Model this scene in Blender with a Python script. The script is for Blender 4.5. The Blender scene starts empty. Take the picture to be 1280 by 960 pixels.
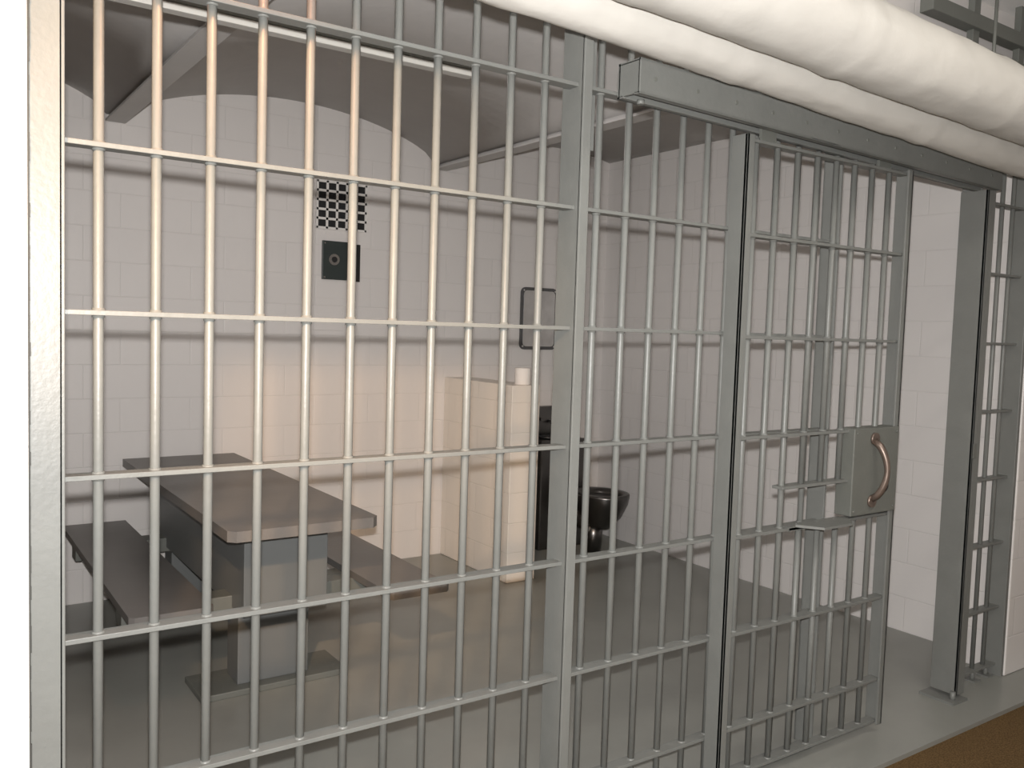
import bpy, bmesh, math, random
from mathutils import Matrix, Vector, noise
random.seed(4)
S=bpy.context.scene
try:
    S.view_settings.view_transform='Standard'
except Exception: pass
COL=bpy.context.collection
# ---------------- materials ----------------
def mat(name,col,rough=.5,metal=0,bump=0,bscale=30,var=0.0,vscale=4,coat=0,spec=.5):
    m=bpy.data.materials.new(name);m.use_nodes=True
    nt=m.node_tree;b=nt.nodes['Principled BSDF']
    b.inputs['Roughness'].default_value=rough;b.inputs['Metallic'].default_value=metal
    b.inputs['Base Color'].default_value=(*col,1);b.inputs['Specular IOR Level'].default_value=spec
    if coat:b.inputs['Coat Weight'].default_value=coat
    tc=nt.nodes.new('ShaderNodeTexCoord')
    if var:
        n=nt.nodes.new('ShaderNodeTexNoise');n.inputs['Scale'].default_value=vscale;n.inputs['Detail'].default_value=5
        nt.links.new(tc.outputs['Object'],n.inputs['Vector'])
        r=nt.nodes.new('ShaderNodeValToRGB')
        r.color_ramp.elements[0].position=.3;r.color_ramp.elements[1].position=.7
        r.color_ramp.elements[0].color=(*[c*(1-var) for c in col],1)
        r.color_ramp.elements[1].color=(*[min(1,c*(1+var)) for c in col],1)
        nt.links.new(n.outputs['Fac'],r.inputs['Fac']);nt.links.new(r.outputs['Color'],b.inputs['Base Color'])
    if bump:
        n=nt.nodes.new('ShaderNodeTexNoise');n.inputs['Scale'].default_value=bscale;n.inputs['Detail'].default_value=4
        nt.links.new(tc.outputs['Object'],n.inputs['Vector'])
        bp=nt.nodes.new('ShaderNodeBump');bp.inputs['Strength'].default_value=bump;bp.inputs['Distance'].default_value=.01
        nt.links.new(n.outputs['Fac'],bp.inputs['Height']);nt.links.new(bp.outputs['Normal'],b.inputs['Normal'])
    return m
def block_mat(name,col,axis,mort=.93,strength=.35,off=(0,0,0)):
    m=bpy.data.materials.new(name);m.use_nodes=True
    nt=m.node_tree;b=nt.nodes['Principled BSDF'];N=nt.nodes.new;L=nt.links.new
    b.inputs['Roughness'].default_value=.45
    tc=N('ShaderNodeTexCoord');sx=N('ShaderNodeSeparateXYZ');cx=N('ShaderNodeCombineXYZ')
    L(tc.outputs['Object'],sx.inputs[0])
    L(sx.outputs['X' if axis=='x' else 'Y'],cx.inputs[0]);L(sx.outputs['Z'],cx.inputs[1])
    ad=N('ShaderNodeVectorMath');ad.operation='ADD';ad.inputs[1].default_value=off;L(cx.outputs[0],ad.inputs[0])
    br=N('ShaderNodeTexBrick');L(ad.outputs[0],br.inputs['Vector'])
    br.inputs['Scale'].default_value=1;br.inputs['Brick Width'].default_value=.406;br.inputs['Row Height'].default_value=.203
    br.inputs['Mortar Size'].default_value=.005;br.inputs['Mortar Smooth'].default_value=.8
    br.inputs['Color1'].default_value=(*col,1);br.inputs['Color2'].default_value=(*[c*.98 for c in col],1)
    br.inputs['Mortar'].default_value=(*[c*mort for c in col],1)
    L(br.outputs['Color'],b.inputs['Base Color'])
    n=N('ShaderNodeTexNoise');n.inputs['Scale'].default_value=45;n.inputs['Detail'].default_value=4;L(tc.outputs['Object'],n.inputs['Vector'])
    ma=N('ShaderNodeMath');ma.operation='MULTIPLY_ADD';ma.inputs[1].default_value=-1.0;L(br.outputs['Fac'],ma.inputs[0]);
    mu=N('ShaderNodeMath');mu.operation='MULTIPLY';mu.inputs[1].default_value=.35;L(n.outputs['Fac'],mu.inputs[0]);L(mu.outputs[0],ma.inputs[2])
    bp=N('ShaderNodeBump');bp.inputs['Strength'].default_value=strength;bp.inputs['Distance'].default_value=.005
    L(ma.outputs[0],bp.inputs['Height']);L(bp.outputs['Normal'],b.inputs['Normal'])
    return m
M_BX=block_mat('painted_block_x',(.72,.69,.665),'x',.94,.3)
M_BY=block_mat('painted_block_y',(.735,.71,.69),'y',.94,.3)
M_PW=block_mat('privacy_block',(.77,.73,.67),'y',off=(.1,0,0))
M_PWX=block_mat('privacy_block_end',(.77,.73,.67),'x',off=(.2,0,0))
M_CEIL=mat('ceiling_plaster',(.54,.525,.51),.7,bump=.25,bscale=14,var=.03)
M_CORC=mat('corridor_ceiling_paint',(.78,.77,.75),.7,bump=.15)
M_FLOOR=mat('painted_concrete',(.265,.268,.245),.32,bump=.06,bscale=8,var=.07,vscale=2.5)
M_CARPET=mat('brown_carpet',(.16,.10,.045),.95,bump=1,bscale=220,var=.45,vscale=160,spec=.1)
M_STEEL=mat('gray_gloss_paint',(.172,.177,.166),.42,bump=.10,bscale=60,var=.05,vscale=10)
M_STEELD=mat('gray_gloss_paint_dark',(.140,.145,.130),.44,bump=.10,bscale=60,var=.06)
M_TABLE=mat('table_paint',(.165,.156,.147),.42,bump=.05,bscale=30,var=.06)
M_LEG=mat('table_leg_paint',(.145,.152,.15),.45,bump=.05)
M_SS=mat('stainless',(.16,.155,.15),.3,metal=1,bump=.05,bscale=20,var=.15)
M_SSD=mat('stainless_dark',(.06,.06,.06),.35,metal=.8)
M_MFR=mat('mirror_frame_steel',(.12,.12,.12),.45,metal=.4)
M_MIR=mat('polished_steel_mirror',(.66,.65,.64),.22,metal=1,bump=.04,bscale=6,var=.12,vscale=9)
M_DARK=mat('dark_void',(.012,.012,.013),.8)
M_DGREEN=mat('dark_plate',(.03,.04,.038),.4)
M_PAPER=mat('tissue_paper',(.8,.78,.75),.9,bump=.2)
M_PIPE=mat('pipe_insulation',(.56,.545,.505),.5,bump=.4,bscale=9,var=.03)
M_BRASS=mat('worn_copper_handle',(.19,.145,.12),.38,metal=.6,var=.25,vscale=20)
M_BLACKC=mat('caulk',(.05,.05,.045),.8)
M_WPAINT=mat('white_paint',(.72,.70,.67),.5)
M_FIX=mat('fixture_paint',(.42,.41,.38),.5)
# ---------------- mesh helpers ----------------
class MB:
    def __init__(s,name,mats):
        s.bm=bmesh.new();s.name=name;s.mats=mats
    def box(s,a,b,mi=0,bev=0,rot=None):
        c=[(a[i]+b[i])/2 for i in range(3)];d=[abs(b[i]-a[i]) for i in range(3)]
        M=Matrix.Translation(c)
        if rot is not None:M=M@rot
        r=bmesh.ops.create_cube(s.bm,size=1,matrix=M@Matrix.Diagonal((*d,1)))
        vs=r['verts'];fs={f for v in vs for f in v.link_faces}
        for f in fs:f.material_index=mi
        if bev:
            es={e for v in vs for e in v.link_edges}
            q=bmesh.ops.bevel(s.bm,geom=list(es),offset=bev,segments=2,affect='EDGES',profile=.5)
            for f in q['faces']:f.material_index=mi
    def cyl(s,p,q,r,mi=0,seg=16,r2=None):
        p=Vector(p);q=Vector(q);d=q-p
        M=Matrix.Translation((p+q)/2)@d.to_track_quat('Z','Y').to_matrix().to_4x4()
        o=bmesh.ops.create_cone(s.bm,cap_ends=True,segments=seg,radius1=r,radius2=r if r2 is None else r2,depth=d.length,matrix=M)
        for f in {f for v in o['verts'] for f in v.link_faces}:
            f.material_index=mi
            if len(f.verts)==4:f.smooth=True
    def tube(s,pts,r,mi=0,seg=10):
        pts=[Vector(p) for p in pts];rings=[]
        up=Vector((0,0,1))
        for i,p in enumerate(pts):
            t=(pts[min(i+1,len(pts)-1)]-pts[max(i-1,0)]).normalized()
            a=t.cross(Vector((1,0,0))) if abs(t.x)<.9 else t.cross(up)
            a.normalize();b=t.cross(a)
            rr=r[i] if isinstance(r,(list,tuple)) else r
            rings.append([s.bm.verts.new(p+(a*math.cos(2*math.pi*k/seg)+b*math.sin(2*math.pi*k/seg))*rr) for k in range(seg)])
        for i in range(len(rings)-1):
            for k in range(seg):
                f=s.bm.faces.new((rings[i][k],rings[i][(k+1)%seg],rings[i+1][(k+1)%seg],rings[i+1][k]));f.smooth=True;f.material_index=mi
        for rg in (rings[0],rings[-1][::-1]):
            f=s.bm.faces.new(rg);f.material_index=mi
    def lathe(s,c,prof,mi=0,seg=32,sx=1,sy=1):
        rings=[]
        for r,z in prof:
            rings.append([s.bm.verts.new((c[0]+r*sx*math.cos(2*math.pi*k/seg),c[1]+r*sy*math.sin(2*math.pi*k/seg),c[2]+z)) for k in range(seg)])
        for i in range(len(rings)-1):
            for k in range(seg):
                f=s.bm.faces.new((rings[i][k],rings[i][(k+1)%seg],rings[i+1][(k+1)%seg],rings[i+1][k]));f.smooth=True;f.material_index=mi
        for rg in (rings[0],rings[-1]):
            f=s.bm.faces.new(rg);f.material_index=mi
    def poly(s,pts,h,mi=0):
        vs=[s.bm.verts.new(p) for p in pts];f=s.bm.faces.new(vs);f.material_index=mi
        r=bmesh.ops.extrude_face_region(s.bm,geom=[f])
        for v in [g for g in r['geom'] if isinstance(g,bmesh.types.BMVert)]:v.co+=Vector(h)
        for g in r['geom']:
            if isinstance(g,bmesh.types.BMFace):g.material_index=mi
        for v in vs:
            for ff in v.link_faces:ff.material_index=mi
    def done(s,parent=None):
        bmesh.ops.recalc_face_normals(s.bm,faces=s.bm.faces)
        me=bpy.data.meshes.new(s.name);s.bm.to_mesh(me);s.bm.free()
        for m in s.mats:me.materials.append(m)
        o=bpy.data.objects.new(s.name,me);COL.objects.link(o)
        if parent:o.parent=parent
        return o
def rrect(x0,x1,z0,z1,r,y,n=6):
    P=[]
    for cx,cz,a0 in ((x1-r,z1-r,0),(x0+r,z1-r,90),(x0+r,z0+r,180),(x1-r,z0+r,270)):
        for i in range(n+1):
            a=math.radians(a0+90*i/n);P.append((cx+r*math.cos(a),y,cz+r*math.sin(a)))
    return P
def empty(name):
    e=bpy.data.objects.new(name,None);COL.objects.link(e);return e
# ---------------- room shell ----------------
BY=3.42;RX=4.58;LX=-.35;CZ=3.25
m=MB('floor',[M_FLOOR]);m.box((LX-.2,-.27,-.15),(7.2,BY+.2,0));m.done()
m=MB('floor_corridor_carpet',[M_CARPET]);m.box((-3,-3.9,-.15),(7.2,-.27,-.02));m.done()
m=MB('wall_back',[M_BX]);m.box((LX-.2,BY,0),(RX+.2,BY+.2,CZ));m.done()
m=MB('wall_right',[M_BY]);m.box((RX,.16,0),(RX+.2,BY,CZ));m.done()
m=MB('wall_left',[M_BY]);m.box((LX-.2,.16,0),(LX,BY,CZ));m.done()
m=MB('wall_front_left',[M_BX,M_BLACKC]);m.box((-3,-.06,-.02),(-.022,.16,CZ),bev=.006)
z=0.0
while z<3.1:
    w=random.uniform(.0015,.004);m.box((-.024,-.058,z),(-.024+w+.002,-.03,z+.03),1);z+=.03
m.done()
m=MB('wall_front_right',[M_BX]);m.box((4.405,-.06,0),(7.2,.16,CZ),bev=.006);m.done()
m=MB('wall_front_lintel',[M_BX]);m.box((-.022,-.06,3.003),(4.405,.16,CZ));m.done()
m=MB('wall_corridor_back',[M_BX]);m.box((-3,-3.9,-.02),(7.2,-3.7,CZ));m.done()
m=MB('wall_corridor_left',[M_BY]);m.box((-3.2,-3.9,-.02),(-3,.16,CZ));m.done()
m=MB('wall_corridor_right',[M_BY]);m.box((7.2,-3.9,-.02),(7.4,.16,CZ));m.done()
m=MB('ceiling_corridor',[M_CORC]);m.box((-3.2,-3.9,CZ),(7.4,.16,CZ+.1));m.done()
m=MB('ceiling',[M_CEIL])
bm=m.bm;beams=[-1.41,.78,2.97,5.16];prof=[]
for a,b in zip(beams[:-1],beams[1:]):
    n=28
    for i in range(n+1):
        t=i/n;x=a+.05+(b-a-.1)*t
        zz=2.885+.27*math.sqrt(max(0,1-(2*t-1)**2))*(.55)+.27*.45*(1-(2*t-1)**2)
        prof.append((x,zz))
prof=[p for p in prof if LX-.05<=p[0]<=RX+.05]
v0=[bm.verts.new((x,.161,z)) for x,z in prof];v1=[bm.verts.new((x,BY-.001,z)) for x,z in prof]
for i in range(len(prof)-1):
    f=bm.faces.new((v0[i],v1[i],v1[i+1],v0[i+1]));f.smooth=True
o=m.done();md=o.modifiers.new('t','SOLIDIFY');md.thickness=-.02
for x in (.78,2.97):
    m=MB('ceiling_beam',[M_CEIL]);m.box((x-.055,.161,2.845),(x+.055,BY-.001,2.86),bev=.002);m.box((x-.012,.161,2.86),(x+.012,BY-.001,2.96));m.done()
# ---------------- bars ----------------
DX=.126;RZ=[2.862,2.481,2.10,1.719,1.338,.957,.576,.195]
def bar(m,x,y,z0,z1,r=.0118):m.cyl((x,y,z0),(x,y,z1),r,0,12)
m=MB('jail_bars',[M_STEEL,M_STEELD])
m.box((-.02,-.05,0),(.045,-.035,3.0),bev=.002)
m.box((.038,-.05,0),(.05,.05,3.0),bev=.002)
xs=[i*DX for i in range(1,12)]+[1.609+i*DX for i in range(10)]
for x in xs:bar(m,x,0,0.02,3.0)
for z in RZ:
    m.box((.05,-.024,z-.006),(1.50,.024,z+.006),bev=.0015)
    m.box((1.512,-.024,z-.006),(2.86,.024,z+.006),bev=.0015)
    for x in xs:m.cyl((x,0,z-.011),(x,0,z+.011),.0145,0,12)
m.box((.05,-.03,0),(2.86,.03,.012))
m.box((1.50,-.045,0),(1.512,.06,3.0),bev=.002)
m.box((1.50,-.05,0),(1.535,-.038,3.0),bev=.002)
m.box((1.60,.03,2.3),(1.612,.08,3.0))
m.box((2.86,-.025,0),(2.872,.06,3.0),bev=.002)
m.box((2.86,.05,0),(2.90,.06,3.0),bev=.002)
m.done()
m=MB('jail_bars',[M_STEEL,M_STEELD])
m.box((3.86,-.10,.03),(3.872,.03,2.42),bev=.002);m.box((3.86,-.10,.03),(3.93,-.088,2.42),bev=.002)
m.box((3.80,-.12,.0),(3.93,.05,.012));m.cyl((3.85,-.09,.0),(3.85,-.09,.05),.012)
m.box((3.868,-.103,1.17),(3.90,-.099,1.24),1,bev=.001)
for i in range(4):bar(m,3.98+i*.105,0,0.06,3.0,.011)
for z in [2.387,2.05,1.712,1.375,1.037,.70,.362,.06]:m.box((3.872,-.024,z-.006),(4.385,.024,z+.006),bev=.0015)
m.box((4.375,-.055,0),(4.40,.05,3.0),bev=.002)
m.box((3.872,-.009,2.42),(3.884,.03,3.0))
for x in (4.0,4.2,4.33):m.cyl((x,0,0),(x,0,.06),.012);m.box((x-.03,-.03,0),(x+.03,.03,.008))
m.done()
# ---------------- sliding door ----------------
d=empty('sliding_cell_door')
y=-.068
m=MB('bars_and_frame',[M_STEEL])
X0,X1=2.20,3.24;Z0,Z1=.045,2.425
m.box((X0,-.105,Z0),(X0+.012,-.033,Z1),bev=.002);m.box((X0,-.105,Z0),(X0+.04,-.093,Z1),bev=.002)
m.box((X1-.012,-.105,Z0),(X1,-.033,Z1),bev=.002);m.box((X1-.035,-.105,Z0),(X1,-.095,Z1),bev=.002)
DZ=[2.41,2.075,1.708,1.338,.970,.604,.24,.055]
for z in DZ:m.box((X0+.01,y-.022,z-.006),(X1-.01,y+.022,z+.006),bev=.0015)
for i in range(8):
    x=X0+.09+i*.1185
    if 2.53<x<2.92:
        bar(m,x,y,Z0,.965);bar(m,x,y,1.135,Z1)
    else:bar(m,x,y,Z0,Z1)
    for z in DZ[1:]:m.cyl((x,y,z-.011),(x,y,z+.011),.0145,0,12)
m.done(d)
m=MB('food_slot',[M_STEEL])
m.box((2.50,y-.03,1.130),(2.91,y+.022,1.142),bev=.0015)
m.poly([(2.60,y-.02,.975),(2.66,y-.11,.975),(2.84,y-.11,.975),(2.93,y-.02,.975)],(0,0,.010))
m.box((2.56,y-.022,.962),(2.93,y+.022,.978))
m.done(d)
m=MB('lock_box',[M_STEELD,M_SSD]);m.box((2.91,-.118,.99),(3.225,-.04,1.35),bev=.004)
for x in (2.93,3.205):
    for z in (1.01,1.33):m.cyl((x,-.122,z),(x,-.117,z),.006)
m.cyl((3.14,-.121,1.10),(3.14,-.117,1.10),.022,1)
m.done(d)
m=MB('pull_handle',[M_BRASS])
hp=[];hx=3.045
for i in range(15):
    t=i/14;hp.append((hx+.012*math.sin(math.pi*t),-.122-.055*math.sin(math.pi*t)**.6,1.055+.24*t))
m.tube(hp,[.011+.004*abs(math.cos(math.pi*i/14)) for i in range(15)],0,12)
m.cyl((hx,-.128,1.045),(hx,-.117,1.045),.026);m.cyl((hx,-.128,1.305),(hx,-.117,1.305),.026)
m.done(d)
m=MB('hanger_rollers',[M_STEELD])
for x in (2.35,3.08):m.box((x-.04,-.075,2.415),(x+.04,-.062,2.50))
m.done(d)
# track (very slightly out of level, falling to the right)
m=MB('door_track_header',[M_STEEL,M_STEELD])
m.box((1.655,-.135,2.461),(3.905,-.125,2.572),bev=.002)
m.box((1.655,-.135,2.562),(3.905,-.03,2.572),bev=.002)
m.box((1.655,-.04,2.461),(3.905,-.03,2.572))
m.box((1.655,-.13,2.465),(1.665,-.035,2.567))
m.box((1.655,-.135,2.461),(3.905,-.11,2.467));m.box((1.655,-.055,2.461),(3.905,-.03,2.467))
for i in range(12):m.cyl((1.72+i*.19,-.138,2.515),(1.72+i*.19,-.133,2.515),.007,1)
m.cyl((1.72,-.07,2.464),(1.72,-.07,2.449),.012)
for v in m.bm.verts:v.co.z-=.02*(v.co.x-1.655)
m.done()
# ---------------- pipes ----------------
def pipe(name,y,zc,sl,r,bands):
    m=MB(name,[M_PIPE,M_STEELD]);bm=m.bm;seg=40;xsn=[-2.95+i*.035 for i in range(int(10.1/.035))]
    rings=[]
    for x in xsn:
        ring=[]
        bb=sum(.005*math.exp(-((x-b)/.03)**2) for b in bands)
        for k in range(seg):
            a=2*math.pi*k/seg
            dr=.004*noise.noise(Vector((x*2.2,math.cos(a)*1.5+y*9,math.sin(a)*1.5)))+.0035*noise.noise(Vector((x*9,math.cos(a)*3,math.sin(a)*3+y)))
            rr=r+dr+bb
            ring.append(bm.verts.new((x,y+rr*math.cos(a),zc-sl*(x-2)+rr*math.sin(a))))
        rings.append(ring)
    for i in range(len(rings)-1):
        for k in range(seg):
            f=bm.faces.new((rings[i][k],rings[i+1][k],rings[i+1][(k+1)%seg],rings[i][(k+1)%seg]));f.smooth=True
    bm.faces.new(rings[0]);bm.faces.new(rings[-1])
    for x in (-2.2,-1.0,3.45,5.2):
        z=zc-sl*(x-2);m.cyl((x,y,z+r-.01),(x,y,CZ),.007,1,10);m.box((x-.03,y-.03,CZ-.008),(x+.03,y+.03,CZ),1)
    return m.done()
pipe('insulated_pipe',-.50,2.66,.03,.127,[.4,1.3,2.15,3.05,3.9])
pipe('insulated_pipe',-.295,2.588,.037,.085,[.9,1.9,2.95,4.1])
m=MB('electrical_conduit_rack',[M_STEELD])
for x in (3.55,3.95):m.box((x,-.15,3.0),(x+.05,-.12,CZ),bev=.002)
m.box((3.2,-.17,3.06),(7.1,-.11,3.12),bev=.003);m.box((3.45,-.17,2.95),(7.1,-.13,2.99),bev=.003)
m.done()
# ---------------- cell light fixture strip ----------------
m=MB('fluorescent_light_fixture',[M_FIX,M_STEELD])
m.box((LX+.001,.485,2.60),(1.43,.53,2.622),0,bev=.003)
m.box((LX+.001,.48,2.622),(1.43,.535,2.64),1,bev=.003)
for x in (.2,1.3):m.cyl((x,.51,2.64),(x,.51,3.06),.006,1,10)
m.done()
# ---------------- privacy wall ----------------
m=MB('wall_partition',[M_PW,M_PWX])
m.box((3.055,2.53,0),(3.285,BY,1.335),0,bev=.005)
m.bm.normal_update()
for f in m.bm.faces:
    if abs(f.normal.y)>.8:f.material_index=1
m.done()
m=MB('toilet_paper_roll',[M_PAPER,M_DARK])
m.lathe((3.20,2.62,1.335),[(.02,0),(.052,0),(.055,.004),(.055,.108),(.052,.112),(.021,.112),(.020,.06)],0,28)
m.done()
# ---------------- toilet sink combo ----------------
m=MB('prison_toilet_sink_unit',[M_SS,M_SSD])
m.box((3.76,3.13,0),(4.20,BY-.002,.86),0,bev=.012)
m.box((3.76,3.34,.86),(4.20,BY-.002,1.10),0,bev=.01)
m.lathe((3.98,3.23,.80),[(.02,-.0),(.09,.01),(.14,.05),(.15,.075),(.165,.08),(.165,.068),(.15,.06)],1,28,sx=1,sy=.6)
m.cyl((3.98,3.335,.98),(3.98,3.28,.97),.012);
for x in (3.90,4.06):m.cyl((x,3.34,1.0),(x,3.318,1.0),.014)
bx=4.15
bc=(bx,2.87,0)
m.lathe(bc,[(.07,.20),(.10,.23),(.16,.30),(.205,.40),(.215,.455),(.215,.475),(.175,.475),(.155,.45),(.12,.36),(.06,.30),(.02,.29)],0,36,sx=.95,sy=1.12)
m.lathe(bc,[(.155,.44),(.11,.38),(.04,.34),(.01,.34)],1,30,sx=.9,sy=1.1)
m.cyl((bx,2.92,.22),(bx-.05,3.14,.27),.09,0,20)
m.cyl((bx,2.95,.0),(bx,2.93,.24),.07,0,20)
m.done()
# mirror
m=MB('wall_mirror',[M_MFR,M_MIR])
m.poly(rrect(3.72,4.075,1.55,2.04,.045,BY-.002),(0,-.012,0),0)
m.poly(rrect(3.745,4.05,1.575,2.015,.03,BY-.013),(0,-.004,0),1)
for x in (3.745,4.05):
    for z in (1.575,2.015):m.cyl((x,BY-.018,z),(x,BY-.012,z),.007,1)
m.done()
# vent
m=MB('air_vent_grille',[M_WPAINT,M_DARK])
m.box((2.03,BY-.004,2.35),(2.385,BY-.001,2.66),1)
for i in range(6):
    x=2.03+i*.355/5;m.box((x-.008,BY-.012,2.345),(x+.008,BY-.001,2.665))
for i in range(6):
    z=2.35+i*.31/5;m.box((2.025,BY-.012,z-.008),(2.39,BY-.001,z+.008))
m.done()
m=MB('wall_speaker_box',[M_DGREEN,M_MIR,M_SSD])
m.box((2.07,BY-.02,2.005),(2.27,BY-.001,2.265),0,bev=.003)
m.cyl((2.15,BY-.032,2.14),(2.15,BY-.018,2.14),.038,1,24);m.cyl((2.15,BY-.036,2.14),(2.15,BY-.03,2.14),.02,2,20)
m.box((2.275,BY-.01,2.0),(2.35,BY-.001,2.255),2,bev=.002)
for x in (2.085,2.255):
    for z in (2.02,2.25):m.cyl((x,BY-.024,z),(x,BY-.018,z),.006,1)
m.done()
m=MB('wall_access_plate',[M_BX]);m.box((2.02,BY-.006,1.66),(2.28,BY-.001,1.88),0,bev=.002);m.done()
# ---------------- table with benches ----------------
m=MB('steel_table_with_benches',[M_TABLE,M_LEG,M_STEELD])
def slab(x0,x1,y0,y1,z,t,c=.03):
    m.poly([(x0+c,y0,z-t),(x1-c,y0,z-t),(x1,y0+c,z-t),(x1,y1,z-t),(x0,y1,z-t),(x0,y0+c,z-t)],(0,0,t),0)
slab(.81,1.47,1.24,3.34,.865,.045)
slab(.49,.83,1.50,3.36,.49,.035,.02)
slab(1.56,1.88,1.30,3.25,.49,.035,.02)
m.box((.97,1.55,.40),(1.36,3.15,.82),1,bev=.004)
for yy in (1.72,2.95):
    m.box((1.0,yy,.03),(1.34,yy+.16,.41),1,bev=.004)
    m.box((.82,yy-.06,0),(1.52,yy+.22,.03),2,bev=.004)
    m.box((.50,yy,.375),(1.86,yy+.12,.455),2,bev=.004)
m.done()
# ---------------- lights ----------------
def area(name,loc,size,energy,col,target=None,sy=None):
    l=bpy.data.lights.new(name,'AREA');l.energy=energy;l.color=col
    if sy:l.shape='RECTANGLE';l.size=size;l.size_y=sy
    else:l.shape='DISK';l.size=size
    o=bpy.data.objects.new(name,l);COL.objects.link(o);o.location=loc
    if target is not None:
        o.rotation_euler=(Vector(target)-Vector(loc)).to_track_quat('-Z','Y').to_euler()
    return o
def spot(name,loc,target,energy,col,ang,blend,soft):
    sp=bpy.data.lights.new(name,'SPOT');sp.energy=energy;sp.color=col;sp.spot_size=math.radians(ang);sp.spot_blend=blend;sp.shadow_soft_size=soft
    so=bpy.data.objects.new(name,sp);COL.objects.link(so);so.location=loc
    so.rotation_euler=(Vector(target)-so.location).to_track_quat('-Z','Y').to_euler()
def camrot(yaw,pitch,roll):
    f=Vector((math.sin(yaw)*math.cos(pitch),math.cos(yaw)*math.cos(pitch),math.sin(pitch)))
    r=Vector((math.cos(yaw),-math.sin(yaw),0));u=r.cross(f)
    r2=math.cos(roll)*r+math.sin(roll)*u;u2=-math.sin(roll)*r+math.cos(roll)*u
    return r2,u2,f
r,u,f=camrot(math.radians(34.72),math.radians(-3.645),math.radians(1.8))
loc=Vector((-.2398,-2.2183,1.7135))
cd=bpy.data.cameras.new('camera');cam=bpy.data.objects.new('camera',cd);COL.objects.link(cam)
cam.matrix_world=Matrix(((r.x,u.x,-f.x,loc.x),(r.y,u.y,-f.y,loc.y),(r.z,u.z,-f.z,loc.z),(0,0,0,1)))
cd.sensor_fit='HORIZONTAL';cd.sensor_width=36;cd.lens=36*1093.88/1280;cd.clip_start=.02
S.camera=cam
fl=loc+u*.085
area('camera_flash',fl,.035,145,(1,.975,.96),fl+f)
area('corridor_ambient_fill',(2.6,-1.7,3.2),1.2,20,(1,.93,.84),(2.6,-1.7,0),.3)  # unseen area light, added as ambient fill from the corridor side
area('corridor_ambient_fill',(-.6,-2.9,3.2),1.2,16,(1,.93,.84),(-.6,-2.9,0),.3)  # second added ambient fill, lightens the bar shadows
area('cell_fill',(1.87,1.7,3.1),.9,6,(1,.9,.86),(1.87,1.7,0),.3)  # added soft fill for the cell interior, no fixture at this spot
spot('corridor_spot_lamp',(-.85,-2.35,3.12),(2.45,3.3,.35),620,(1,.64,.36),31,.75,.07)
spot('bar_top_warm_fill',(.42,-.19,2.98),(.46,-.02,2.1),26,(1,.42,.2),70,.9,.03)  # added out-of-view warm spot, only tints the upper ends of the bars
w=bpy.data.worlds.new('world');S.world=w;w.use_nodes=True
w.node_tree.nodes['Background'].inputs[0].default_value=(.9,.92,1,1);w.node_tree.nodes['Background'].inputs[1].default_value=.1
